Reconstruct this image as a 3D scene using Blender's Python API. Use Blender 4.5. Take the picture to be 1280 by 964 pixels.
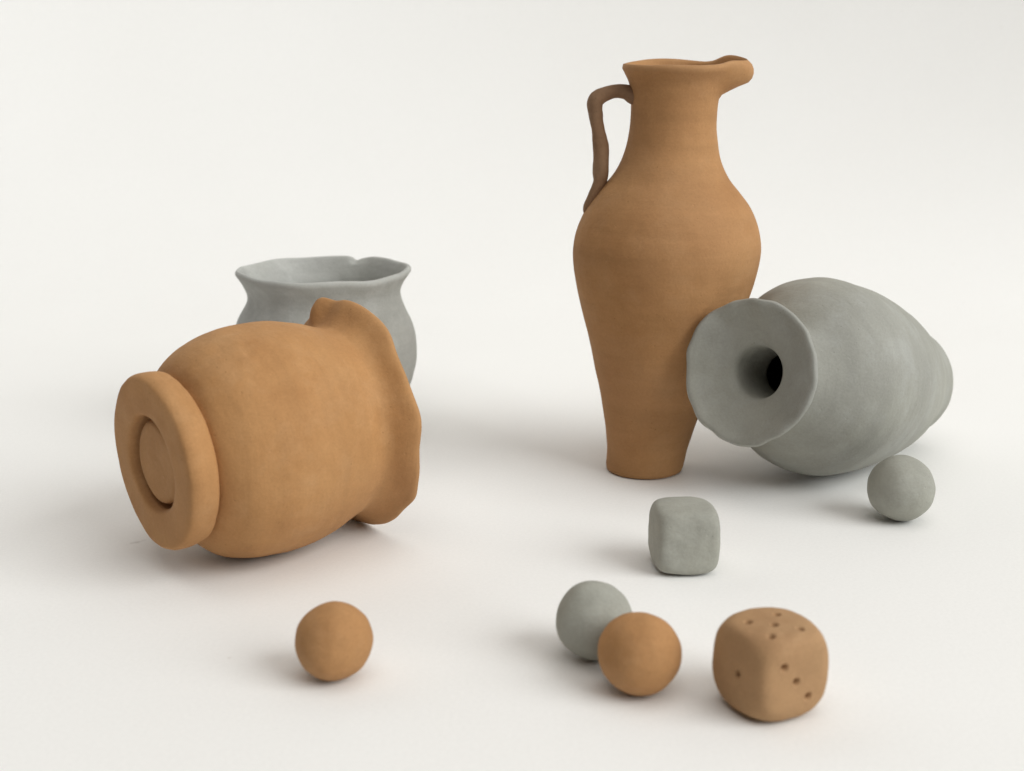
import bpy, math
import numpy as np
from mathutils import Matrix, Vector, noise

# ------------------------------------------------------------------ reset
for o in list(bpy.data.objects):
    bpy.data.objects.remove(o, do_unlink=True)
scene = bpy.context.scene
COL = scene.collection
R = math.radians

# ------------------------------------------------------------------ camera
cam_d = bpy.data.cameras.new('camera')
cam = bpy.data.objects.new('camera', cam_d)
COL.objects.link(cam)
cam.location = (0, 0, 0.20)
cam.rotation_euler = (R(90 - 14), 0, 0)
cam_d.sensor_width = 36
cam_d.lens = 45
cam_d.clip_start = 0.01
cam_d.clip_end = 50
cam_d.dof.use_dof = True
cam_d.dof.focus_distance = 0.57
cam_d.dof.aperture_fstop = 12
scene.camera = cam

# ------------------------------------------------------------------ light (indoors, window light from the right front)
world = bpy.data.worlds.new('World')
scene.world = world
world.use_nodes = True
bg = world.node_tree.nodes['Background']
bg.inputs['Color'].default_value = (1.0, 0.93, 0.86, 1)
bg.inputs['Strength'].default_value = 0.045

def area(name, loc, target, size, power, color):
    l = bpy.data.lights.new(name, 'AREA')
    l.shape = 'RECTANGLE'
    l.size, l.size_y = size
    l.energy = power
    l.color = color
    o = bpy.data.objects.new(name, l)
    COL.objects.link(o)
    o.location = loc
    o.rotation_euler = (Vector(target) - Vector(loc)).to_track_quat('-Z', 'Y').to_euler()
    return o

area('window_light', (5.3, -2.5, 3.9), (0, 0.6, 0.05), (5.6, 4.2), 432, (0.975, 1.0, 1.0))
area('ceiling_bounce_light', (0.4, -0.1, 2.6), (0, 0.7, 0), (3.0, 3.0), 39, (1.0, 0.96, 0.915))

scene.view_settings.view_transform = 'Standard'
scene.view_settings.look = 'None'
scene.view_settings.exposure = 0.0
scene.view_settings.gamma = 1.0
scene.view_settings.use_curve_mapping = False
scene.render.engine = 'CYCLES'

# ------------------------------------------------------------------ materials
def new_mat(name):
    m = bpy.data.materials.new(name)
    m.use_nodes = True
    nt = m.node_tree
    return m, nt, nt.nodes['Principled BSDF']

def noise_node(nt, vec, scale, detail=4, rough=0.55):
    n = nt.nodes.new('ShaderNodeTexNoise')
    n.inputs['Scale'].default_value = scale
    n.inputs['Detail'].default_value = detail
    n.inputs['Roughness'].default_value = rough
    nt.links.new(vec, n.inputs['Vector'])
    return n

def ramp(nt, fac, stops):
    r = nt.nodes.new('ShaderNodeValToRGB')
    e = r.color_ramp.elements
    e[0].position, e[0].color = stops[0][0], (*stops[0][1], 1)
    e[1].position, e[1].color = stops[-1][0], (*stops[-1][1], 1)
    for p, c in stops[1:-1]:
        k = e.new(p)
        k.color = (*c, 1)
    nt.links.new(fac, r.inputs[0])
    return r

def mix(nt, mode, fac, a, b):
    m = nt.nodes.new('ShaderNodeMix')
    m.data_type = 'RGBA'
    m.blend_type = mode
    for s, v in ((m.inputs[0], fac), (m.inputs[6], a), (m.inputs[7], b)):
        if hasattr(v, 'links'):
            nt.links.new(v, s)
        elif isinstance(v, (int, float)):
            s.default_value = v
        else:
            s.default_value = (*v, 1)
    return m.outputs[2]

def clay(name, dark, mid, light, dust, dust_amt=0.35, seed=0.0, streak=True, wear=0.3):
    m, nt, b = new_mat(name)
    tc = nt.nodes.new('ShaderNodeTexCoord')
    mp = nt.nodes.new('ShaderNodeMapping')
    mp.inputs['Location'].default_value = (seed, seed * 1.7, seed * 0.3)
    nt.links.new(tc.outputs['Object'], mp.inputs['Vector'])
    v = mp.outputs['Vector']
    big = noise_node(nt, v, 28, 5, 0.6)
    col = ramp(nt, big.outputs['Fac'], [(0.30, dark), (0.5, mid), (0.72, light)]).outputs[0]
    # broad drift of hue where the clay has dried more or less
    lo = noise_node(nt, v, 11, 2, 0.5)
    lm = ramp(nt, lo.outputs['Fac'], [(0.42, (0, 0, 0)), (0.66, (0.55,) * 3)])
    col = mix(nt, 'MIX', lm.outputs[0], col, (dark[0] * 1.0, dark[1] * 1.06, dark[2] * 1.28) if dark[2] < 0.15 else (dark[0] * 0.99, dark[1] * 0.99, dark[2] * 1.06))
    # pale dusty patches of drying clay
    du = noise_node(nt, v, 45, 6, 0.65)
    dm = ramp(nt, du.outputs['Fac'], [(0.50, (0, 0, 0)), (0.72, (dust_amt,) * 3)])
    col = mix(nt, 'MIX', dm.outputs[0], col, dust)
    # grain: fine speckle
    sp = noise_node(nt, v, 900, 3, 0.7)
    sm = ramp(nt, sp.outputs['Fac'], [(0.30, (0.86, 0.86, 0.86)), (0.70, (1.10, 1.10, 1.10))])
    col = mix(nt, 'MULTIPLY', 0.5, col, sm.outputs[0])
    # sparse dark grit
    vo = nt.nodes.new('ShaderNodeTexVoronoi')
    vo.inputs['Scale'].default_value = 260
    nt.links.new(v, vo.inputs['Vector'])
    gm = ramp(nt, vo.outputs['Distance'], [(0.05, (0.45, 0.45, 0.45)), (0.12, (0, 0, 0))])
    gsel = noise_node(nt, v, 60, 2)
    gs = ramp(nt, gsel.outputs['Fac'], [(0.52, (0, 0, 0)), (0.60, (1, 1, 1))])
    gm2 = mix(nt, 'MULTIPLY', 1.0, gm.outputs[0], gs.outputs[0])
    col = mix(nt, 'MIX', gm2, col, tuple(c * 0.55 for c in dark))
    # smoothing strokes left by wet fingers
    ms = nt.nodes.new('ShaderNodeMapping')
    ms.inputs['Scale'].default_value = (14, 14, 120) if streak else (40, 60, 90)
    ms.inputs['Rotation'].default_value = (0.12, -0.08, 0)
    nt.links.new(v, ms.inputs['Vector'])
    st = noise_node(nt, ms.outputs['Vector'], 1.0, 4, 0.6)
    sc = ramp(nt, st.outputs['Fac'], [(0.32, (0.93, 0.93, 0.93)), (0.68, (1.05, 1.05, 1.05))])
    col = mix(nt, 'MULTIPLY', 1.0, col, sc.outputs[0])
    # edges rubbed paler
    ge = nt.nodes.new('ShaderNodeNewGeometry')
    pw = ramp(nt, ge.outputs['Pointiness'], [(0.52, (0, 0, 0)), (0.60, (wear,) * 3)])
    col = mix(nt, 'MIX', pw.outputs[0], col, dust)
    nt.links.new(col, b.inputs['Base Color'])
    b.inputs['Roughness'].default_value = 0.78
    b.inputs['Specular IOR Level'].default_value = 0.22
    # relief: grain plus soft finger marks
    b1 = nt.nodes.new('ShaderNodeBump')
    b1.inputs['Strength'].default_value = 0.22
    b1.inputs['Distance'].default_value = 0.0004
    nt.links.new(sp.outputs['Fac'], b1.inputs['Height'])
    fm = noise_node(nt, v, 110, 3, 0.5)
    b2 = nt.nodes.new('ShaderNodeBump')
    b2.inputs['Strength'].default_value = 0.35
    b2.inputs['Distance'].default_value = 0.0016
    nt.links.new(fm.outputs['Fac'], b2.inputs['Height'])
    nt.links.new(b1.outputs['Normal'], b2.inputs['Normal'])
    b3 = nt.nodes.new('ShaderNodeBump')
    b3.inputs['Strength'].default_value = 0.4
    b3.inputs['Distance'].default_value = 0.0009
    nt.links.new(st.outputs['Fac'], b3.inputs['Height'])
    nt.links.new(b2.outputs['Normal'], b3.inputs['Normal'])
    # scattered pinholes
    pv = nt.nodes.new('ShaderNodeTexVoronoi')
    pv.inputs['Scale'].default_value = 150
    nt.links.new(v, pv.inputs['Vector'])
    ph = ramp(nt, pv.outputs['Distance'], [(0.03, (0, 0, 0)), (0.10, (1, 1, 1))])
    b4 = nt.nodes.new('ShaderNodeBump')
    b4.inputs['Strength'].default_value = 0.3
    b4.inputs['Distance'].default_value = 0.0004
    nt.links.new(ph.outputs[0], b4.inputs['Height'])
    nt.links.new(b3.outputs['Normal'], b4.inputs['Normal'])
    nt.links.new(b4.outputs['Normal'], b.inputs['Normal'])
    return m

BROWN = dict(dark=(0.370, 0.184, 0.070), mid=(0.432, 0.225, 0.090), light=(0.478, 0.260, 0.110), dust=(0.50, 0.30, 0.155))
GREY = dict(dark=(0.305, 0.303, 0.260), mid=(0.352, 0.350, 0.303), light=(0.388, 0.387, 0.340), dust=(0.42, 0.425, 0.40))
M_pot = clay('brown_clay_pot', (0.385, 0.192, 0.073), (0.450, 0.235, 0.094), (0.50, 0.272, 0.115), (0.55, 0.33, 0.165), seed=1.3)
M_jug = clay('brown_clay_jug', **BROWN, seed=4.1, dust_amt=0.25)
M_handle_shaded = clay('handle_clay_shaded', (0.215, 0.120, 0.062), (0.255, 0.148, 0.080), (0.29, 0.175, 0.10), (0.33, 0.215, 0.135), seed=2.2)  # jug clay darkened in its colour to match the handle in shade
M_die = clay('brown_clay_die', (0.385, 0.218, 0.098), (0.455, 0.270, 0.124), (0.51, 0.315, 0.153), (0.55, 0.37, 0.205), seed=7.7, streak=False, wear=0.15)
M_ballb = clay('brown_clay_ball', **BROWN, seed=9.2, streak=False)
M_gpot = clay('grey_clay_pot', (0.37, 0.372, 0.34), (0.43, 0.432, 0.40), (0.48, 0.482, 0.45), (0.60, 0.61, 0.58), dust_amt=0.5, seed=3.5, wear=0.6)
M_vase = clay('grey_clay_vase', **GREY, dust_amt=0.45, seed=5.9)
M_gball = clay('grey_clay_ball', **GREY, dust_amt=0.2, seed=6.4, streak=False)

def paper_mat():
    m, nt, b = new_mat('white_paper')
    tc = nt.nodes.new('ShaderNodeTexCoord')
    v = tc.outputs['Object']
    n = noise_node(nt, v, 3.0, 4)
    col = ramp(nt, n.outputs['Fac'], [(0.3, (0.865, 0.858, 0.838)), (0.7, (0.885, 0.880, 0.862))]).outputs[0]
    fine = noise_node(nt, v, 700, 3, 0.7)
    fr = ramp(nt, fine.outputs['Fac'], [(0.3, (0.965,) * 3), (0.7, (1.02,) * 3)])
    col = mix(nt, 'MULTIPLY', 1.0, col, fr.outputs[0])
    # a few clay dust specks
    vo = nt.nodes.new('ShaderNodeTexVoronoi')
    vo.inputs['Scale'].default_value = 55
    nt.links.new(v, vo.inputs['Vector'])
    sp = ramp(nt, vo.outputs['Distance'], [(0.020, (0.35,) * 3), (0.045, (0, 0, 0))])
    sel = noise_node(nt, v, 14, 2)
    ss = ramp(nt, sel.outputs['Fac'], [(0.54, (0, 0, 0)), (0.62, (1, 1, 1))])
    col = mix(nt, 'MIX', mix(nt, 'MULTIPLY', 1.0, sp.outputs[0], ss.outputs[0]), col, (0.40, 0.33, 0.26))
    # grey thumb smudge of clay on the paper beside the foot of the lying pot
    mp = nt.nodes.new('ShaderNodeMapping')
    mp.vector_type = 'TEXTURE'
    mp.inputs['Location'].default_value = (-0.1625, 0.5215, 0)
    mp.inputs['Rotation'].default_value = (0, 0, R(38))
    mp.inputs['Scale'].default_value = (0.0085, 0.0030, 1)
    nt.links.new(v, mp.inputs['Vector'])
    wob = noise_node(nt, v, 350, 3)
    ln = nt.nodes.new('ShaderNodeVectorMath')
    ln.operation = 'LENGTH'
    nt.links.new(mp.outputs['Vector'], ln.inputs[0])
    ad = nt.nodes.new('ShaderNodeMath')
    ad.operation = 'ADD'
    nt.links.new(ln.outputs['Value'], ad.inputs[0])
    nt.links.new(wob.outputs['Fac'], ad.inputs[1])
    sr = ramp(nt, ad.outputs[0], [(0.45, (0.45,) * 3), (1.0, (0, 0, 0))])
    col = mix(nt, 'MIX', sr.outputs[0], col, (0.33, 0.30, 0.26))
    nt.links.new(col, b.inputs['Base Color'])
    b.inputs['Roughness'].default_value = 0.7
    b.inputs['Specular IOR Level'].default_value = 0.2
    bp = nt.nodes.new('ShaderNodeBump')
    bp.inputs['Strength'].default_value = 0.12
    bp.inputs['Distance'].default_value = 0.0003
    nt.links.new(fine.outputs['Fac'], bp.inputs['Height'])
    nt.links.new(bp.outputs['Normal'], b.inputs['Normal'])
    return m
M_paper = paper_mat()

# ------------------------------------------------------------------ mesh helpers
def link(name, me, mat, parent=None):
    o = bpy.data.objects.new(name, me)
    COL.objects.link(o)
    if mat:
        me.materials.append(mat)
    o.parent = parent
    return o

def tag(o, label=None, category=None, group=None, kind=None):
    for k, v in (('label', label), ('category', category), ('group', group), ('kind', kind)):
        if v:
            o[k] = v
    return o

def empty(name, matrix):
    o = bpy.data.objects.new(name, None)
    o.empty_display_size = 0.02
    COL.objects.link(o)
    o.matrix_world = matrix
    return o

def spline(pts, n):
    """Catmull-Rom through pts (rows), resampled to about even arc length."""
    P = np.array(pts, float)
    P = np.vstack([2 * P[0] - P[1], P, 2 * P[-1] - P[-2]])
    out = []
    for i in range(1, len(P) - 2):
        # centripetal Catmull-Rom: no overshoot at uneven spacing
        p0, p1, p2, p3 = P[i - 1:i + 3]
        t0 = 0.0
        t1 = t0 + max(np.linalg.norm(p1 - p0), 1e-7) ** 0.5
        t2 = t1 + max(np.linalg.norm(p2 - p1), 1e-7) ** 0.5
        t3 = t2 + max(np.linalg.norm(p3 - p2), 1e-7) ** 0.5
        for t in np.linspace(t1, t2, 24, endpoint=False):
            a1 = (t1 - t) / (t1 - t0) * p0 + (t - t0) / (t1 - t0) * p1
            a2 = (t2 - t) / (t2 - t1) * p1 + (t - t1) / (t2 - t1) * p2
            a3 = (t3 - t) / (t3 - t2) * p2 + (t - t2) / (t3 - t2) * p3
            b1 = (t2 - t) / (t2 - t0) * a1 + (t - t0) / (t2 - t0) * a2
            b2 = (t3 - t) / (t3 - t1) * a2 + (t - t1) / (t3 - t1) * a3
            out.append((t2 - t) / (t2 - t1) * b1 + (t - t1) / (t2 - t1) * b2)
    out.append(P[-2])
    out = np.array(out)
    s = np.r_[0, np.cumsum(np.linalg.norm(np.diff(out, axis=0), axis=1))]
    q = np.linspace(0, s[-1], n)
    return np.stack([np.interp(q, s, out[:, k]) for k in range(out.shape[1])], -1)

def bumpy(p, amp, freq, seed):
    return amp * noise.fractal(Vector(p) * freq + Vector((seed, seed * 2.1, -seed)), 0.9, 2.0, 3)

def smooth(a, b, x):
    t = np.clip((x - a) / (b - a), 0, 1)
    return t * t * (3 - 2 * t)

def vert_normals(V, closed_u=True):
    """V[nr, ns, 3] rings; normals of the lathe surface."""
    du = np.roll(V, -1, 1) - np.roll(V, 1, 1)
    dv = np.gradient(V, axis=0)
    n = np.cross(du, dv)
    n /= np.maximum(np.linalg.norm(n, axis=2, keepdims=True), 1e-12)
    # poles: average
    for k in (0, -1):
        if np.ptp(V[k], axis=0).max() < 1e-5:
            m = n[1 if k == 0 else -2].mean(0)
            n[k] = m / np.linalg.norm(m)
    return n

def ring_mesh(name, V, N, a, b):
    """mesh of rings a..b of the grid V, with the normals of the whole surface"""
    S = V[a:b + 1]
    nr, ns = S.shape[:2]
    faces = []
    for i in range(nr - 1):
        for j in range(ns):
            k = (j + 1) % ns
            faces.append((i * ns + j, i * ns + k, (i + 1) * ns + k, (i + 1) * ns + j))
    me = bpy.data.meshes.new(name)
    me.from_pydata(S.reshape(-1, 3).tolist(), [], faces)
    me.polygons.foreach_set('use_smooth', [True] * len(me.polygons))
    me.normals_split_custom_set_from_vertices(N[a:b + 1].reshape(-1, 3).tolist())
    return me

def lathe(profile, n=170, ns=144, warp=None, amp=0.0006, freq=30, seed=0.0):
    """profile rows (r, z) -> grid of points; warp(theta, r, z, idx) -> r, z, dx, dy"""
    pr = spline(profile, n)
    pr[:, 0] = np.maximum(pr[:, 0], 0.00001)
    th = np.linspace(0, 2 * math.pi, ns, endpoint=False)
    V = np.zeros((n, ns, 3))
    for i, (r, z) in enumerate(pr):
        rr = np.full(ns, r)
        zz = np.full(ns, z)
        dx = dy = 0.0
        if warp:
            rr, zz, dx, dy = warp(th, rr, zz, i / (n - 1))
        V[i, :, 0] = rr * np.cos(th) + dx
        V[i, :, 1] = rr * np.sin(th) + dy
        V[i, :, 2] = zz
        if amp and r > 0.004:
            for j in range(ns):
                d = bumpy(V[i, j], amp, freq, seed)
                V[i, j, 0] += d * math.cos(th[j])
                V[i, j, 1] += d * math.sin(th[j])
                V[i, j, 2] += 0.35 * bumpy(V[i, j] + 3.0, amp, freq, seed) * min(1, r / 0.02)
    return pr, V, vert_normals(V)

def split_at(pr, z, start=0):
    """first ring index (after start) whose profile passes height z upwards"""
    for i in range(start, len(pr)):
        if pr[i, 1] >= z:
            return i
    return len(pr) - 1

def gauss(x, c, w):
    d = (x - c + math.pi) % (2 * math.pi) - math.pi
    return np.exp(-(d / w) ** 2)

# ------------------------------------------------------------------ setting: one sheet of white paper swept up behind
def paper():
    prof = [(-0.9, 0.0)]
    y0, rad = 0.95, 0.50
    for y in np.linspace(-0.8, y0, 30):
        prof.append((y, 0.0))
    for a in np.linspace(0, 88, 40)[1:]:
        prof.append((y0 + rad * math.sin(R(a)), rad * (1 - math.cos(R(a)))))
    ey, ez = prof[-1]
    for k in np.linspace(0, 1.3, 14)[1:]:
        prof.append((ey + k * math.cos(R(88)), ez + k * math.sin(R(88))))
    xs = np.linspace(-1.6, 1.6, 41)
    V, F = [], []
    for (y, z) in prof:
        for x in xs:
            # bow added to dim the sheet's right side: edges come forward as it rises
            V.append((x, y - 0.30 * x * x * float(smooth(0.9, 1.5, y)), z))
    n = len(xs)
    for i in range(len(prof) - 1):
        for j in range(n - 1):
            F.append((i * n + j, i * n + j + 1, (i + 1) * n + j + 1, (i + 1) * n + j))
    me = bpy.data.meshes.new('paper_backdrop')
    me.from_pydata(V, [], F)
    me.polygons.foreach_set('use_smooth', [True] * len(F))
    tag(link('paper_backdrop', me, M_paper), 'seamless white paper sheet under and behind the clay pieces', kind='structure')
paper()

# ------------------------------------------------------------------ tall brown jug
def jug():
    bx, by = 0.0680, 0.6258
    root = empty('jug', Matrix.Translation((bx, by, 0)))
    tag(root, 'tall slender brown clay jug with looped handle and pouring spout, standing upright', 'jug', 'clay vessels')
    cz = [0.0, 0.005, 0.035, 0.065, 0.095, 0.115, 0.145, 0.165, 0.185, 0.20]
    cx = [0.0676, 0.0682, 0.0709, 0.0735, 0.0748, 0.0754, 0.0760, 0.0771, 0.0778, 0.0788]
    prof = [(0.0, 0.0006), (0.010, 0.0006), (0.0180, 0.0001), (0.0194, 0.0010), (0.0199, 0.004), (0.0203, 0.010), (0.0213, 0.016), (0.0230, 0.025),
            (0.0255, 0.035), (0.0282, 0.045), (0.0312, 0.055), (0.0342, 0.065), (0.0374, 0.075), (0.0406, 0.085), (0.0432, 0.095),
            (0.0451, 0.105), (0.0457, 0.114), (0.0440, 0.123), (0.0397, 0.133), (0.0340, 0.141), (0.0282, 0.148), (0.0244, 0.155), (0.0221, 0.163),
            (0.0209, 0.171), (0.0207, 0.179), (0.0212, 0.186), (0.0226, 0.192), (0.0252, 0.1970), (0.0266, 0.1995), (0.0262, 0.2014), (0.0246, 0.2016),
            (0.0222, 0.1985), (0.0196, 0.193), (0.0178, 0.184), (0.0176, 0.172), (0.0195, 0.160), (0.026, 0.148), (0.036, 0.135), (0.0405, 0.118),
            (0.038, 0.095), (0.029, 0.065), (0.020, 0.035), (0.015, 0.014), (0.008, 0.009), (0.0, 0.009)]
    lip_u = np.argmax(spline(prof, 230)[:, 1]) / 229
    def warp(th, r, z, u):
        w = smooth(0.1855, 0.1932, z)
        spout = gauss(th, -0.06, 0.34)
        if u <= lip_u:
            # the spout ends in a thick rounded nose
            nose = 0.0362 - 0.0040 * np.clip((z - 0.1962) / 0.0055, -1, 1) ** 2
            r = r + w * spout * np.maximum(nose - r, 0)
        else:
            r = r + w * 0.0085 * spout
        r = r - w * 0.0012 * gauss(th, -1.9, 0.9)
        lip = smooth(0.193, 0.2005, z)
        # wavy lip: high at the spout's side walls, its trough and the front a little lower
        dz = (0.0036 * gauss(th, 0.30, 0.32) + 0.0012 * gauss(th, -0.45, 0.25) + 0.0006 * gauss(th, -0.10, 0.22)
              + 0.0022 * gauss(th, 1.75, 0.8) - 0.0010 * gauss(th, -1.3, 0.6) - 0.0009 * gauss(th, -2.3, 0.5) - 0.0004 * gauss(th, 3.14, 0.5))
        z = z + lip * dz
        dx = np.interp(z, cz, cx) - bx
        # slight flat patches of a hand-shaped body
        r = r * (1 + 0.006 * np.cos(3 * th + 1.0) * smooth(0.06, 0.11, z) * (1 - smooth(0.13, 0.16, z)))
        return r, z, dx, 0
    pr, V, N = lathe(prof, 230, 160, warp, 0.00045, 32, 1.7)
    s = split_at(pr, 0.1895)
    link('body', ring_mesh('jug_body', V, N, 0, s), M_jug, root)
    e = max(i for i in range(len(pr)) if pr[i, 1] > 0.1895)
    tag(link('rim', ring_mesh('jug_rim', V, N, s, e), M_jug, root), 'wavy flared rim drawn out into a pouring spout')
    tag(link('inner_wall', ring_mesh('jug_inside', V, N, e, len(pr) - 1), M_jug, root))
    # handle: a rolled coil of clay, kinked at the top, pressed on at the shoulder
    path = [(0.0620, 0.1856, 0.0048), (0.0580, 0.1866, 0.0046), (0.0540, 0.1882, 0.0036), (0.0492, 0.1885, 0.0031), (0.0448, 0.1873, 0.0034), (0.0416, 0.1857, 0.0038), (0.0398, 0.1838, 0.0039), (0.0396, 0.1808, 0.0037), (0.0404, 0.1755, 0.0035),
            (0.0415, 0.1705, 0.0034), (0.0425, 0.1650, 0.0035), (0.0430, 0.1595, 0.0037), (0.0429, 0.1540, 0.0038), (0.0427, 0.1495, 0.0038), (0.0426, 0.1468, 0.0033), (0.0421, 0.1446, 0.0031), (0.0405, 0.1408, 0.0029), (0.0384, 0.1366, 0.0024), (0.0360, 0.1325, 0.0018), (0.0350, 0.1302, 0.0006)]
    P = spline([(x - bx, 0.0, z, q) for x, z, q in path], 120)
    ns = 28
    G = np.zeros((120, ns, 3))
    for i in range(120):
        t = P[min(i + 1, 119), :3] - P[max(i - 1, 0), :3]
        t /= np.linalg.norm(t)
        n1 = np.array([0, 1, 0.0])
        n2 = np.cross(t, n1)
        for j in range(ns):
            a = 2 * math.pi * j / ns
            q = P[i, 3] * (1 + 0.07 * math.sin(i * 0.21) * math.cos(a * 2 + i * 0.05))
            p = P[i, :3] + q * (1.12 * math.cos(a) * n1 + math.sin(a) * n2)
            G[i, j] = p + bumpy(p, 0.0005, 90, 4.0) * np.array([1, 1, 0])
    G[0] = G[0].mean(0)
    G[-1] = G[-1].mean(0)
    NN = vert_normals(G)
    h = link('handle', ring_mesh('jug_handle', G, NN, 0, 119), M_handle_shaded, root)
    tag(h, 'brown looped coil handle with shade put into its colour')
jug()

# ------------------------------------------------------------------ standing grey pot behind the lying one
def grey_pot():
    root = empty('pot', Matrix.Translation((-0.1045, 0.70, 0)))
    tag(root, 'squat grey clay pot with flared chipped rim, standing upright behind the lying brown pot', 'pot', 'clay vessels')
    prof = [(0.0, 0.0006), (0.02, 0.0006), (0.029, 0.0001), (0.032, 0.0015), (0.036, 0.007), (0.0425, 0.017), (0.0478, 0.029), (0.0503, 0.041), (0.0500, 0.051), (0.0478, 0.061),
            (0.0445, 0.069), (0.0422, 0.0755), (0.0420, 0.0795), (0.0440, 0.0840), (0.0466, 0.0875), (0.0480, 0.0897), (0.0478, 0.0915), (0.0464, 0.0920), (0.0446, 0.0905),
            (0.0415, 0.0860), (0.0385, 0.080), (0.0382, 0.075), (0.041, 0.066), (0.0445, 0.054), (0.0455, 0.041), (0.042, 0.026), (0.032, 0.012), (0.018, 0.007), (0.0, 0.007)]
    def warp(th, r, z, u):
        w = smooth(0.078, 0.089, z)
        wave = 0.0007 * np.sin(2 * th + 0.4) + 0.0004 * np.sin(5 * th + 2) + 0.0002 * np.sin(9 * th) + 0.0007 * gauss(th, 1.75, 0.45)
        chip = gauss(th, 1.27, 0.05) * 0.0020 + gauss(th, 1.19, 0.10) * 0.0010
        z = z + w * wave - smooth(0.0875, 0.0905, z) * chip
        r = r - 0.0018 * gauss(th, math.pi, 0.8) * np.exp(-((z - 0.077) / 0.008) ** 2)
        r = r + w * (0.0006 * np.sin(3 * th + 1) + 0.0002 * np.sin(7 * th)) + (1 - w) * smooth(0.01, 0.04, z) * 0.0009 * np.sin(2 * th + 0.8)
        return r, z, 0, 0
    pr, V, N = lathe(prof, 190, 176, warp, 0.0007, 36, 3.3)
    s = split_at(pr, 0.0795)
    e = max(i for i in range(len(pr)) if pr[i, 1] > 0.0795)
    link('body', ring_mesh('grey_pot_body', V, N, 0, s), M_gpot, root)
    tag(link('rim', ring_mesh('grey_pot_rim', V, N, s, e), M_gpot, root), 'uneven flared rim with a small crack')
    link('inner_wall', ring_mesh('grey_pot_inside', V, N, e, len(pr) - 1), M_gpot, root)
grey_pot()

def axis_matrix(origin, a):
    a = Vector(a).normalized()
    e1 = Vector((0, 0, 1)).cross(a).normalized()
    e2 = a.cross(e1)
    m = Matrix((e1, e2, a)).transposed().to_4x4()
    m.translation = origin
    return m

# ------------------------------------------------------------------ brown pot lying on its side
def brown_pot():
    az, el = R(39.4), R(2.4)
    a = (math.cos(el) * math.cos(az), math.cos(el) * math.sin(az), math.sin(el))
    root = empty('pot', axis_matrix((-0.1423, 0.4842, 0.0471), a))
    tag(root, 'large round brown clay pot lying on its side, ringed foot towards the viewer', 'pot', 'clay vessels')
    # foot: a thick ring with a sunken middle
    fprof = [(0.0, 0.0014), (0.009, 0.0015), (0.0158, 0.0017), (0.0170, 0.0026), (0.0175, 0.0048), (0.0181, 0.0074), (0.0189, 0.0076), (0.0194, 0.0050), (0.0199, 0.0008), (0.0206, -0.0006), (0.0224, -0.0011), (0.0280, -0.0013), (0.0330, -0.0012), (0.0350, -0.0006),
             (0.0360, 0.0010), (0.0363, 0.0040), (0.0360, 0.0078), (0.0352, 0.0102), (0.0332, 0.0114), (0.0300, 0.0118), (0.022, 0.0122)]
    def fwarp(th, r, z, u):
        r = r * (1 + 0.012 * np.cos(2 * th + 0.6) + 0.010 * np.cos(3 * th + 2.0) + 0.006 * np.cos(5 * th))
        z = z + 0.0005 * np.cos(2 * th + 1) * smooth(0.018, 0.03, r)
        return r, z, 0, 0
    pr, V, N = lathe(fprof, 150, 144, fwarp, 0.0006, 50, 6.1)
    link('foot', ring_mesh('pot_foot', V, N, 0, len(pr) - 1), M_pot, root)
    prof = [(0.024, 0.0100), (0.0300, 0.0104), (0.0332, 0.0116), (0.0385, 0.0150), (0.0432, 0.0210), (0.0467, 0.0290), (0.0485, 0.0380), (0.0490, 0.0475), (0.0483, 0.0565), (0.0466, 0.0655), (0.0444, 0.0735), (0.0426, 0.0790),
            (0.0418, 0.0822), (0.0419, 0.0840), (0.0430, 0.0864), (0.0453, 0.0892), (0.0478, 0.0918), (0.0492, 0.0936), (0.0497, 0.0949), (0.0493, 0.0961), (0.0477, 0.0962), (0.0448, 0.0938), (0.0410, 0.0905), (0.0382, 0.085), (0.0385, 0.078), (0.0415, 0.066), (0.0440, 0.048),
            (0.041, 0.032), (0.033, 0.020), (0.018, 0.0155), (0.0, 0.0155)]
    def warp(th, r, z, u):
        w = smooth(0.0815, 0.0915, z)
        beak = gauss(th, R(70), 0.12)
        r = r + w * (0.0042 * beak - 0.0012 * gauss(th, R(45), 0.2) + 0.0003 * gauss(th, R(95), 0.25) + 0.0008 * np.sin(4 * th + 1.0) + 0.0004 * np.sin(9 * th + 0.3) + 0.00012 * np.sin(17 * th)
                     - 0.0012 * gauss(th, R(205), 0.35) + 0.0009 * gauss(th, R(272), 0.4))
        z = z - w * (0.0030 * beak + 0.0022 * gauss(th, R(52), 0.22)) + w * (0.0012 * np.sin(3 * th + 2.2) + 0.0007 * np.sin(7 * th) + 0.00015 * np.sin(15 * th + 1))
        b = 1 - w
        # small dents in the belly
        if u < 0.55:
            r = r - b * 0.0007 * gauss(th, R(118), 0.05) * np.exp(-((z - 0.034) / 0.0016) ** 2)
            r = r - b * 0.0008 * gauss(th, R(190), 0.35) * np.exp(-((z - 0.066) / 0.010) ** 2)
            r = r + b * 0.0006 * gauss(th, R(150), 0.4) * np.exp(-((z - 0.030) / 0.012) ** 2)
            r = r + b * 0.0005 * np.cos(2 * th + 0.9) + b * 0.0005 * np.cos(3 * th)
        return r, z, 0, 0
    pr, V, N = lathe(prof, 210, 176, warp, 0.0008, 34, 2.6)
    s = split_at(pr, 0.0815)
    e = max(i for i in range(len(pr)) if pr[i, 1] > 0.0815)
    link('body', ring_mesh('brown_pot_body', V, N, 0, s), M_pot, root)
    tag(link('rim', ring_mesh('brown_pot_rim', V, N, s, e), M_pot, root), 'wavy flared rim with a pinched lip')
    link('inner_wall', ring_mesh('brown_pot_inside', V, N, e, len(pr) - 1), M_pot, root)
brown_pot()

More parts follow.
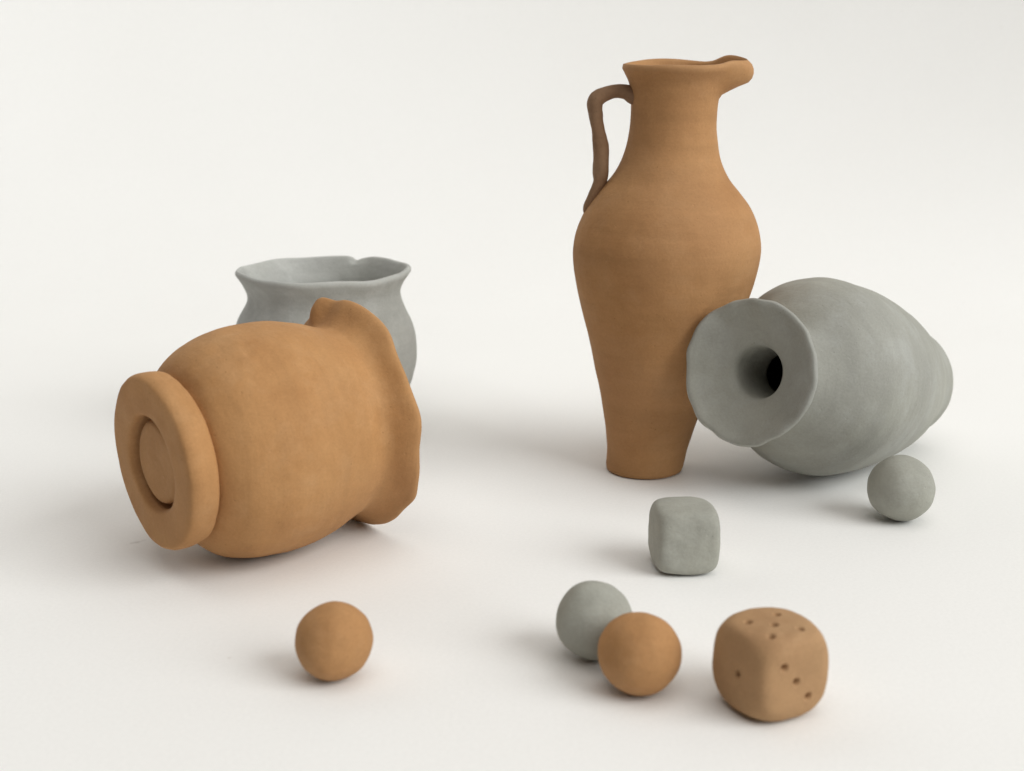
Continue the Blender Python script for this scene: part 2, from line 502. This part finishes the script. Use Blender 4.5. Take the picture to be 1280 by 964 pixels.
# ------------------------------------------------------------------ grey vase lying against the jug
def vase():
    az, el = R(48.98), R(-12.19)
    a = Vector((math.cos(el) * math.cos(az), math.cos(el) * math.sin(az), math.sin(el)))   # mouth -> base
    mouth = Vector((0.1079, 0.5640, 0.0658))
    Ltot = 0.168
    root = empty('vase', axis_matrix(mouth + a * Ltot, -a))
    tag(root, 'egg-shaped grey clay vase lying with its trumpet mouth propped against the tall jug', 'vase', 'clay vessels')
    T = lambda s: Ltot - s
    prof = [(0.0, T(0.1675)), (0.016, T(0.1678)), (0.0258, T(0.1676)), (0.0296, T(0.1655)), (0.0312, T(0.160)), (0.0326, T(0.152)), (0.0356, T(0.141)), (0.0402, T(0.126)), (0.0443, T(0.107)), (0.0469, T(0.089)), (0.0481, T(0.073)),
            (0.0481, T(0.060)), (0.0438, T(0.047)), (0.0355, T(0.036)), (0.0270, T(0.028)), (0.0215, T(0.022)), (0.0194, T(0.0180)), (0.0196, T(0.0140)), (0.0222, T(0.0088)), (0.0262, T(0.0035)), (0.0312, T(0.0015)), (0.0332, T(0.0006)),
            (0.0338, T(-0.0006)), (0.0334, T(-0.0020)), (0.0318, T(-0.0022)), (0.0275, T(0.0002)), (0.0224, T(0.0025)), (0.0174, T(0.0046)), (0.0140, T(0.0058)), (0.0124, T(0.0073)), (0.0118, T(0.0098)), (0.0114, T(0.0145)), (0.0110, T(0.0200)), (0.0103, T(0.0270)), (0.0094, T(0.0330)), (0.014, T(0.038)), (0.030, T(0.042)), (0.0425, T(0.064)), (0.040, T(0.098)), (0.028, T(0.14)), (0.012, T(0.152)), (0.0, T(0.152))]
    def warp(th, r, z, u):
        w = smooth(T(0.012), T(0.001), z)
        r = r + w * (0.0006 * np.sin(3 * th + 0.5) + 0.0003 * np.sin(5 * th + 1.5) + 0.00012 * np.sin(11 * th) + 0.00012 * np.sin(19 * th + 1) - 0.0012 * gauss(th, R(300), 0.15) - 0.0008 * gauss(th, R(245), 0.1)) * smooth(0.015, 0.03, r)
        z = z + w * (0.0010 * np.sin(2 * th + 1.2) + 0.0006 * np.sin(5 * th) + 0.0003 * np.sin(13 * th)) * smooth(0.018, 0.03, r)
        r = r * (1 + 0.008 * np.cos(2 * th + 1.1) * (1 - w) * smooth(0.0, 0.03, z))
        # pressed flat where the belly lies against the jug
        r = r - 0.0050 * gauss(th, math.pi, 0.60) * np.exp(-((z - T(0.044)) / 0.016) ** 2) * smooth(0.02, 0.03, r)
        return r, z, 0, 0
    pr, V, N = lathe(prof, 230, 176, warp, 0.0006, 34, 7.7)
    s = split_at(pr, T(0.0175))
    e = max(i for i in range(len(pr)) if pr[i, 1] > T(0.0175))
    link('body', ring_mesh('vase_body', V, N, 0, s), M_vase, root)
    tag(link('mouth', ring_mesh('vase_mouth', V, N, s, e), M_vase, root), 'wide trumpet mouth around a dark narrow neck hole')
    link('inner_wall', ring_mesh('vase_inside', V, N, e, len(pr) - 1), M_vase, root)
vase()

# ------------------------------------------------------------------ small pieces
def cube_sphere(n, shape):
    """grid on a cube's six faces pushed out to shape(direction) -> point; returns verts, faces"""
    idx, V, F = {}, [], []
    def vid(k):
        if k not in idx:
            idx[k] = len(V)
            # even spacing over the face
            d = Vector([math.tan((c / n * 2 - 1) * math.pi / 4) for c in k])
            V.append(shape(d))
        return idx[k]
    for ax in range(3):
        for side in (0, n):
            for i in range(n):
                for j in range(n):
                    q = []
                    for (p, r) in ((i, j), (i + 1, j), (i + 1, j + 1), (i, j + 1)):
                        k = [0, 0, 0]
                        k[ax] = side
                        k[(ax + 1) % 3] = p
                        k[(ax + 2) % 3] = r
                        q.append(vid(tuple(k)))
                    F.append(q if side else q[::-1])
    return V, F

def blob_mesh(name, n, shape):
    V, F = cube_sphere(n, shape)
    me = bpy.data.meshes.new(name)
    me.from_pydata(V, [], F)
    me.polygons.foreach_set('use_smooth', [True] * len(F))
    return me, V

def ball(loc, rad, mat, seed, label, amp=0.04):
    def shape(d):
        u = d.normalized()
        k = 1 + amp * noise.noise(u * 1.3 + Vector((seed, seed, 0))) + amp * 0.3 * noise.noise(u * 3.2 + Vector((0, seed, seed)))
        # pressed flat a little where it stands
        return u * rad * k
    me, V = blob_mesh('clay_ball', 28, shape)
    lo = min(v.z for v in V)
    o = link('clay_ball', me, mat)
    o.location = (loc[0], loc[1], -lo)
    tag(o, label, 'ball', 'hand-rolled clay balls')
ball((-0.0597, 0.3957), 0.0130, M_ballb, 1.0, 'brown clay ball lying alone in front of the lying brown pot', 0.035)
ball((0.0286, 0.4111), 0.0135, M_gball, 5.0, 'grey clay ball tucked behind a brown ball')
ball((0.0417, 0.3856), 0.0136, M_ballb, 9.0, 'brown clay ball between a grey ball and the brown die')
ball((0.1757, 0.5500), 0.0148, M_gball, 13.0, 'grey clay ball resting beside the belly of the lying grey vase')

def sq_shape(half, e, round_, amp, seed):
    """box with softened edges, its corners worn towards a sphere of round_ half-sizes"""
    def shape(d):
        u = d.normalized()
        rb = sum(abs(c) ** e for c in u) ** (-1.0 / e)
        r = (rb ** -12 + round_ ** -12) ** (-1.0 / 12)
        p = Vector((u.x * half[0], u.y * half[1], u.z * half[2])) * r
        return p * (1 + amp * noise.noise(u * 1.6 + Vector((seed, 0, seed))) + amp * 0.6 * noise.noise(u * 4.0 + Vector((0, seed, 0))))
    return shape

def cube():
    me, V = blob_mesh('clay_cube', 40, sq_shape((0.0131, 0.0131, 0.0136), 9.0, 1.42, 0.02, 2.0))
    lo = min(v.z for v in V)
    o = link('clay_cube', me, M_gball)
    o.location = (0.0702, 0.4935, -lo)
    o.rotation_euler = (0, 0, R(5))
    tag(o, 'small grey clay cube with rounded edges in front of the tall jug', 'cube')
cube()

def die():
    half = (0.0145, 0.0145, 0.0147)
    base = sq_shape(half, 11.0, 1.345, 0.015, 3.0)
    # pips: punched holes, (face axis, sign, u, v) in fractions of the half size
    pips = []
    q = 0.40
    for (u, v) in ((0, 0), (q, q), (-q, q), (q, -q), (-q, -q)):
        pips.append(Vector((u - 0.10, v - 0.19, 1)))                 # five on top
    pips.append(Vector((-1, -0.13, 0.02)))              # one on the left face
    for k in (-0.42, 0.0, 0.44):
        pips.append(Vector((k * 0.80 - 0.09, -1, -k * 0.95)))       # three in a slanting row on the right face
    centres = [base(p) for p in pips]
    faces_n = [Vector([(1 if c > 0 else -1) if abs(c) == 1 else 0 for c in p]) for p in pips]
    prad, depth = 0.00122, 0.0034
    def shape(d):
        p = base(d)
        for c, n in zip(centres, faces_n):
            t = (p - c).length / prad
            if t < 2.2:
                p = p - n * depth * max(0.0, math.exp(-(t / 0.72) ** 2.2)) + n * 0.00007 * math.exp(-((t - 1.45) / 0.35) ** 2)
        return p
    me, V = blob_mesh('die_body', 120, shape)
    lo = min(v.z for v in V)
    root = empty('die', Matrix.Translation((0.0825, 0.3760, -lo)) @ Matrix.Rotation(R(28), 4, 'Z'))
    root.matrix_world = Matrix.Translation((0.0825, 0.3760, 0)) @ Matrix.Rotation(R(28), 4, 'Z')
    tag(root, 'rounded brown clay die with punched pips', 'die')
    b = link('body', me, M_die, root)
    b.location = (0, 0, -lo)
    # each pip: the cupped lining at the bottom of its hole
    G = np.zeros((7, 14, 3))
    for i in range(7):
        t = i / 6
        for j in range(14):
            a = 2 * math.pi * j / 14
            G[i, j] = (0.00062 * t * math.cos(a), 0.00062 * t * math.sin(a), 0.0011 * t * t)
    G[0] = G[0].mean(0)
    pm = ring_mesh('die_pip', G, -vert_normals(G), 0, 6)
    pm.materials.append(M_die)
    for c, n in zip(centres, faces_n):
        o = bpy.data.objects.new('pip', pm)
        COL.objects.link(o)
        o.parent = root
        m = n.to_track_quat('Z', 'Y').to_matrix().to_4x4()
        m.translation = c - n * (depth - 0.0001) + Vector((0, 0, -lo))
        o.matrix_local = m
die()
